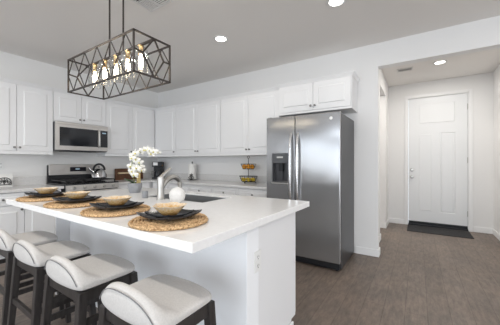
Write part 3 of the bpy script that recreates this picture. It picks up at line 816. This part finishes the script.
def leaf(bm, base, d, L, w, droop):
    n = 9; prev = None; side = d.cross(Vector((0, 0, 1))).normalized()
    for i in range(n+1):
        t = i/n; c = base + d*L*t + Vector((0, 0, L*(.9*t - droop*t*t))); ww = w*math.sin(PI*min(1, t*.93+.07))**.6
        r = [bm.verts.new(c - side*ww + Vector((0,0,ww*.3))), bm.verts.new(c), bm.verts.new(c + side*ww + Vector((0,0,ww*.3)))]
        if prev:
            for k in range(2): bm.faces.new((prev[k], prev[k+1], r[k+1], r[k]))
        prev = r
for a, L, w, dr_ in ((4.3, .10, .044, .25), (3.9, .09, .040, .35), (2.4, .085, .030, .7), (3.9, .07, .026, 1.0), (.5, .06, .022, .9), (5.3, .065, .026, .8)):
    bm = N(); leaf(bm, Vector((0, 0, .075)), Vector((math.cos(a), math.sin(a), 0)), L, w, dr_)
    o = obj('leaf', bm, 'leaf', oc, smooth=True); o.modifiers.new('solid', 'SOLIDIFY').thickness = .003
def flower(c, nrm, s):
    nrm = nrm.normalized(); up = Vector((0, 0, 1)); rt = nrm.cross(up).normalized(); up = rt.cross(nrm).normalized()
    bm = N()
    spec = [(90, .85, .42), (210, .85, .42), (330, .85, .42), (15, 1.0, .75), (165, 1.0, .75)]
    for k, (deg, L, w) in enumerate(spec):
        a = math.radians(deg); d = rt*math.cos(a) + up*math.sin(a); sd = nrm.cross(d); n = 5; prev = None
        off = nrm*(.002 if k > 2 else 0)
        for i in range(n+1):
            t = i/n; ww = w*s*.5*math.sin(PI*(.08+.88*t))**.7
            cc = c + off + d*s*L*t + nrm*s*(.25*t*(1-t)*2 - .12*t)
            r = [bm.verts.new(cc - sd*ww - nrm*ww*.2), bm.verts.new(cc), bm.verts.new(cc + sd*ww - nrm*ww*.2)]
            if prev:
                for q in range(2): bm.faces.new((prev[q], prev[q+1], r[q+1], r[q]))
            prev = r
    o = obj('flower', bm, 'petal', oc, smooth=True); o.modifiers.new('solid', 'SOLIDIFY').thickness = .0015
    bm = N(); bmesh.ops.create_icosphere(bm, subdivisions=2, radius=s*.16, matrix=Matrix.Translation(c + nrm*s*.18)); obj('flower_lip', bm, 'lip', o, smooth=True)
fl = []
for i in range(0, 8, 1): fl.append((s1[int(len(s1)*(.52+.058*i))], .050 - .002*i))
for i in range(5): fl.append((s2[int(len(s2)*(.45+.12*i)) if int(len(s2)*(.45+.12*i)) < len(s2) else -1], .050))
for r, z in ((-.035, .20), (.01, .175), (-.045, .265), (.03, .24), (-.03, .37), (.15, .39), (.20, .40)): fl.append((Q(r, z, random.uniform(-.03, .03)), .054))
for c, s in fl:
    flower(Vector(c) + Vector((random.uniform(-.012, .012), random.uniform(-.012, .012), random.uniform(-.014, .010))), -FWD + RGT*random.uniform(-.5, .5) + Vector((0, 0, random.uniform(-.35, .25))), s)

# ---------------------------------------------------------------- wall counter items
cm = thing('coffee_maker', 'black drip coffee maker standing in the counter corner', 'coffee maker', (.27, -.20, CZ+.0005), math.radians(40)); cm.scale = (1.12, 1.12, 1.03)
bm = N(); box(bm, -.085, -.115, 0, .085, .105, .03, .006); obj('base', bm, 'black', cm)
bm = N(); box(bm, -.085, .015, .03, .085, .105, .24, .006); obj('water_tank', bm, 'black', cm)
bm = N(); box(bm, -.085, -.115, .235, .085, .105, .335, .010); hd = obj('brew_head', bm, 'black', cm)
bm = N(); box(bm, -.065, -.119, .262, .015, -.114, .322, .002); obj('front_panel', bm, 'plastic_white', hd)
bm = N(); lathe(bm, [(0,0),(.058,0),(.064,.03),(.060,.09),(.044,.125),(.046,.14),(.042,.14),(0,.13)], (0, -.05, .032), 24); cf = obj('carafe', bm, 'blackglass', cm, smooth=True)
bm = N(); tube(bm, [(-.055, -.06, .145), (-.098, -.085, .14), (-.102, -.088, .08), (-.062, -.06, .06)], .009, 8); obj('carafe_handle', bm, 'nickel', cf, smooth=True)
# paper towel
pt = thing('paper_towel_holder', 'white paper towel roll on a black scrollwork holder', 'paper towel holder', (1.225, -.17, CZ+.0005), math.radians(33))
bm = N(); lathe(bm, [(0,0),(.086,0),(.086,.008),(.082,.011),(0,.011)], n=32); obj('base', bm, 'iron', pt, smooth=True)
bm = N(); tube(bm, [(0,0,.01),(0,0,.325)], .006, 10); lathe(bm, [(0,.320),(.012,.325),(.014,.335),(.008,.346),(0,.349)], n=14); obj('post', bm, 'iron', pt, smooth=True)
bm = N(); lathe(bm, [(.018,.013),(.073,.013),(.073,.300),(.018,.300),(.018,.013)], n=36); obj('paper_roll', bm, 'paper', pt, smooth=True)
def scroll(bm, cx, cz, y, r0, turns, sgn, a0, rad=.0058):
    pts = []
    n = 22
    for i in range(n+1):
        t = i/n; a = a0 + sgn*turns*2*PI*t; r = r0*(1-.8*t); pts.append((cx + r*math.cos(a), y, cz + r*math.sin(a)))
    tube(bm, pts, rad, 6)
bm = N()
scroll(bm, -.03, .045, -.080, .032, 1.3, 1, -PI/2); scroll(bm, .03, .045, -.080, .032, 1.3, -1, -PI/2)
scroll(bm, -.018, .095, -.080, .020, 1.2, 1, -PI/2); scroll(bm, .018, .095, -.080, .020, 1.2, -1, -PI/2)
tube(bm, [(-.062, -.080, .012), (.062, -.080, .012)], .004, 6); tube(bm, [(0, -.080, .012), (0, -.080, .13)], .0035, 6)
obj('scrollwork', bm, 'iron', pt)
# tiered basket
BXc, BYc = 2.515, -.20
tb = thing('tiered_fruit_basket', 'two-tier black wire fruit basket standing near the refrigerator', 'fruit basket', (BXc, BYc, CZ+.0005))
bm = N(); tube(bm, [(0,0,.02),(0,0,.40)], .005, 8); tube(bm, [(.02*math.cos(a), 0, .415+.02*math.sin(a)) for a in [2*PI*i/16 for i in range(16)]], .0035, 6, closed=True); obj('pole', bm, 'iron', tb)
def wire_tier(name, z0, h, rt_, rb):
    bm = N()
    for z, r in ((z0, rb), (z0+h*.5, (rb+rt_)/2), (z0+h, rt_)):
        tube(bm, [(r*math.cos(2*PI*i/32), r*.8*math.sin(2*PI*i/32), z) for i in range(32)], .0042 if z == z0+h else .0028, 6, closed=True)
    for i in range(20):
        a = 2*PI*i/20; tube(bm, [(rb*math.cos(a), rb*.8*math.sin(a), z0), (rt_*math.cos(a), rt_*.8*math.sin(a), z0+h)], .0022, 5)
    for i in range(8):
        a = PI*i/8; tube(bm, [(rb*math.cos(a), rb*.8*math.sin(a), z0), (-rb*math.cos(a), -rb*.8*math.sin(a), z0)], .0025, 5)
    return obj(name, bm, 'iron', tb)
wire_tier('lower_basket', .025, .085, .155, .115); wire_tier('upper_basket', .225, .080, .130, .095)
bm = N()
for a in (.5, 2.6, 4.7):
    tube(bm, [(.11*math.cos(a), .09*math.sin(a), .025), (.125*math.cos(a), .10*math.sin(a), .006)], .005, 8)
    bmesh.ops.create_icosphere(bm, subdivisions=2, radius=.008, matrix=Matrix.Translation((.127*math.cos(a), .10*math.sin(a), .008)))
obj('feet', bm, 'iron', tb)
fm = {}
def fruit(kind, loc, rz, label, i):
    if kind not in fm:
        bm = N()
        if kind == 'orange': bmesh.ops.create_icosphere(bm, subdivisions=3, radius=.036)
        else:
            bmesh.ops.create_icosphere(bm, subdivisions=3, radius=.029)
            for v in bm.verts:
                v.co.x *= 1.25; v.co.x += .008*math.copysign(max(0, abs(v.co.x)/.036-.8), v.co.x)
        fm[kind] = obj(kind, bm, 'orange' if kind == 'orange' else 'lemon', smooth=True, autosmooth=False); o = fm[kind]
    else: o = fm[kind].copy(); COL.objects.link(o)
    tag(o, label, 'fruit', loc, 'oranges in the upper basket' if kind == 'orange' else 'lemons in the lower basket', rz)
ol = ['orange at the left end of the upper basket', 'orange in the front left of the upper basket', 'orange in the front right of the upper basket', 'orange at the right end of the upper basket', 'orange at the back left of the upper basket', 'orange at the back right of the upper basket']
for i, (dx, dy) in enumerate([(-.075, -.012), (-.038, -.062+.012), (.038, -.05), (.078, -.010), (-.040, .048), (.040, .046)]):
    fruit('orange', (BXc+dx, BYc+dy, CZ+.225+.0395), 0, ol[i], i)
ll = ['lemon at the left end of the lower basket', 'lemon at the front left of the lower basket', 'lemon at the front right of the lower basket', 'lemon at the right end of the lower basket', 'lemon at the back left of the lower basket', 'lemon at the back right of the lower basket']
for i, (dx, dy, rz) in enumerate([(-.098, -.005, 1.4), (-.045, -.062, .2), (.045, -.062, -.25), (.098, .0, 1.7), (-.045, .055, .4), (.045, .052, -.1)]):
    fruit('lemon', (BXc+dx, BYc+dy, CZ+.025+.0325), rz, ll[i], i)
# scrollwork tile
tl = thing('decorative_tile', 'white square tile with black scrolled ironwork leaning by the backsplash', 'tile', (.13, -2.555, CZ+.0005), R90)
bm = N(); box(bm, -.088, 0, 0, .088, .012, .175, .003); obj('panel', bm, 'tile', tl)
bm = N(); y = -.006
tube(bm, [(-.072, y, .03), (.072, y, .03)], .0055, 6)
tube(bm, [(.072*math.cos(a), y, .062+.062*math.sin(a)) for a in [PI*i/16 for i in range(17)]], .005, 6)
tube(bm, [(-.072, y, .03), (-.072, y, .062)], .005, 6); tube(bm, [(.072, y, .03), (.072, y, .062)], .005, 6)
for s in (-1, 1):
    scroll(bm, s*.042, .060, y, .024, 1.2, s, -PI/2, .0042); scroll(bm, s*.018, .085, y, .018, 1.2, -s, PI/2, .004)
tube(bm, [(0, y, .03), (0, y, .12)], .004, 6)
tube(bm, [(.012*math.cos(a), y, .062+.012*math.sin(a)) for a in [2*PI*i/12 for i in range(12)]], .004, 6, closed=True)
obj('scrollwork', bm, 'iron', tl)
# walnut tray with pale rolling pin against the wall
tr = thing('wooden_tray', 'dark walnut tray with a pale bar handle standing against the wall behind the orchid', 'tray', (.075, -.72, CZ+.0005), R90)
bm = N(); box(bm, -.285, .0, 0, .285, .016, .215, .004); obj('board', bm, 'walnut', tr)
bm = N(); box(bm, -.285, -.024, 0, .285, 0, .02); box(bm, -.285, -.024, .195, .285, 0, .215); box(bm, -.285, -.024, .02, -.265, 0, .195); box(bm, .265, -.024, .02, .285, 0, .195); obj('rim', bm, 'walnut', tr, bevel=.002)
bm = N(); tube(bm, [(-.22, 0, .125), (-.22, -.030, .128), (.22, -.030, .128), (.22, 0, .125)], .016, 8); obj('handle', bm, 'palewood', tr, smooth=True)

# ---------------------------------------------------------------- chandelier
CX0, CX1, CY0, CY1, CB, CT = 2.283, 3.227, -2.658, -2.362, 1.815, 2.089
ccx, ccy = (CX0+CX1)/2, (CY0+CY1)/2
ch = thing('chandelier', 'rectangular open-frame bronze chandelier with five glass shades over the island', 'chandelier', (ccx, ccy, CB))
hx, hy, hz = (CX1-CX0)/2, (CY1-CY0)/2, CT-CB
w = .0105
bm = N()
for z in (0, hz):
    for s in (-1, 1):
        bar(bm, (-hx-w/2, s*hy, z), (hx+w/2, s*hy, z), w); bar(bm, (s*hx, -hy, z), (s*hx, hy, z), w)
for sx in (-1, 1):
    for sy in (-1, 1): bar(bm, (sx*hx, sy*hy, 0), (sx*hx, sy*hy, hz), w, up=(0, 1, 0))
obj('frame', bm, 'bronze', ch)
t = .0058; nC = 5; pit = 2*hx/nC
for s in (-1, 1):
    bm = N(); y = s*hy
    for i in range(nC-1):
        a = -hx + pit*(i+.5); b = a+pit
        bar(bm, (a, y, hz), (b, y, 0), t, up=(0, 1, 0)); bar(bm, (a, y+.001, 0), (b, y+.001, hz), t, up=(0, 1, 0))
    for e in (-1, 1):
        a = e*(hx - pit/2)
        bar(bm, (a, y, hz), (e*hx, y, hz/2), t, up=(0, 1, 0)); bar(bm, (a, y, 0), (e*hx, y, hz/2), t, up=(0, 1, 0))
    obj('side_lattice', bm, 'bronze', ch)
for s in (-1, 1):
    bm = N(); x = s*hx
    T_, B0, I1, I2 = (x, .01, hz), (x, .01, 0), (x, -hy*.55, hz*.53), (x, hy*.62, hz*.50)
    for a, b in ((T_, I1), (T_, I2), (B0, I1), (B0, I2), (I1, (x, -hy, hz*.56)), (I2, (x, hy, hz*.5))): bar(bm, a, b, .0095, up=(1, 0, 0))
    obj('end_lattice', bm, 'bronze', ch)
bm = N(); bar(bm, (-hx, 0, hz-.012), (hx, 0, hz-.012), .020, .012); obj('lamp_bar', bm, 'bronze', ch)
for k in range(5):
    x = (k-2)*.166
    bm = N(); lathe(bm, [(0,0),(.020,0),(.021,-.012),(.016,-.018),(.016,-.058),(.019,-.062),(.019,-.066),(0,-.066)], (x, 0, hz-.018), 16); sk_ = obj('socket', bm, 'brass', ch, smooth=True)
    bm = N(); lathe(bm, [(.018,-.012),(.040,-.016),(.046,-.028),(.048,-.06),(.048,-.205)], (x, 0, hz-.018), 28); obj('glass_shade', bm, 'glass', ch, smooth=True)
    bm = N(); lathe(bm, [(0,-.066),(.009,-.068),(.011,-.080),(.016,-.100),(.0175,-.120),(.012,-.140),(0,-.148)], (x, 0, hz-.018), 16); obj('bulb', bm, 'bulb', sk_, smooth=True)
for s in (-.092, .105):
    bm = N(); tube(bm, [(s, 0, hz-.01), (s, 0, H-.022-CB)], .0068, 8); obj('hanging_rod', bm, 'bronze', ch)
bm = N(); box(bm, -.18, -.055, H-.024-CB, .22, .055, H-.0005-CB, .005); obj('ceiling_canopy', bm, 'bronze', ch)

# ---------------------------------------------------------------- ceiling fittings
def downlight(label, x, y, power=4.5):
    o = thing('recessed_light', label, 'ceiling light', (x, y, H), 0)
    bm = N(); lathe(bm, [(.064, -.001), (.092, -.001), (.090, -.006), (.066, -.010), (.064, -.004), (.064, -.001)], n=40); obj('trim_ring', bm, 'plastic_white', o, smooth=True)
    bm = N(); lathe(bm, [(0, -.003), (.064, -.003), (.064, -.001), (0, -.001)], n=40); obj('lens', bm, 'glow', o)
    ld = bpy.data.lights.new('downlight_beam', 'AREA'); ld.shape = 'DISK'; ld.size = .12; ld.energy = power; ld.color = (1, .95, .88)
    lo = bpy.data.objects.new('downlight_beam', ld); COL.objects.link(lo); lo.parent = o; lo.location = (0, 0, -.02)
    return o
downlight('round recessed ceiling light above the counter left of the refrigerator', 2.76, -1.19)
downlight('round recessed ceiling light at the top edge of the picture, in front of the refrigerator', 4.15, -1.17)
downlight('round recessed ceiling light in the entry hall', 5.08, 1.21, 17)
downlight('added recessed fill light out of view in the side passage off the entry hall', 3.3, 1.25, 30)  # unseen lamp, added to brighten the passage and hall
for lab, x, y in (('above the island side seating, left of the chandelier', 1.4, -3.7), ('in the dining area, second from the left wall', 2.76, -3.9), ('in the dining area behind the island corner', 4.15, -3.9), ('in the living area, nearest the added side window', 6.6, -3.9), ('in the living area, nearest the entry hall', 6.6, -1.2)):
    downlight('added out-of-view recessed fill light ' + lab, x, y, 13)  # unseen ceiling lamps, added for top-down fill

def vent(label, x, y, w, d, rotz, slats, dark=False):
    o = thing('ceiling_vent', label, 'vent', (x, y, H), rotz)
    bm = N(); f = .022; z = -.012
    box(bm, -w/2, -d/2, z, w/2, -d/2+f, -.0005); box(bm, -w/2, d/2-f, z, w/2, d/2, -.0005)
    box(bm, -w/2, -d/2+f, z, -w/2+f, d/2-f, -.0005); box(bm, w/2-f, -d/2+f, z, w/2, d/2-f, -.0005)
    obj('frame', bm, 'vent', o, bevel=.002)
    bm = N(); box(bm, -w/2+f, -d/2+f, -.002, w/2-f, d/2-f, -.0008); obj('throat', bm, 'vent_dark', o)
    return o
v = vent('square white multi-way air vent in the kitchen ceiling behind the chandelier', 2.70, -2.18, .32, .32, 0, 6)
for qx, qy in ((-1,-1),(1,-1),(-1,1),(1,1)):
    bm = N()
    for k in range(6):
        p = .018 + k*.021
        if qx*qy > 0: bar(bm, (qx*.010, qy*p, -.008), (qx*.136, qy*p, -.008), .011, .003, up=(0, qy*.5, 1))
        else: bar(bm, (qx*p, qy*.010, -.008), (qx*p, qy*.136, -.008), .011, .003, up=(qx*.5, 0, 1))
    obj('louvre_set', bm, 'vent', v)
bm = N(); box(bm, -.006, -.138, -.011, .006, .138, -.002); box(bm, -.138, -.006, -.011, .138, .006, -.002); obj('divider', bm, 'vent', v)
v = vent('small grey slotted air vent in the entry hall ceiling', 4.62, 1.28, .23, .15, 0, 3)
for k in range(3):
    bm = N(); bar(bm, (-.093, -.030+k*.030, -.008), (.093, -.030+k*.030, -.008), .004, .002, up=(0, .6, 1)); obj('slat', bm, 'vent', v)
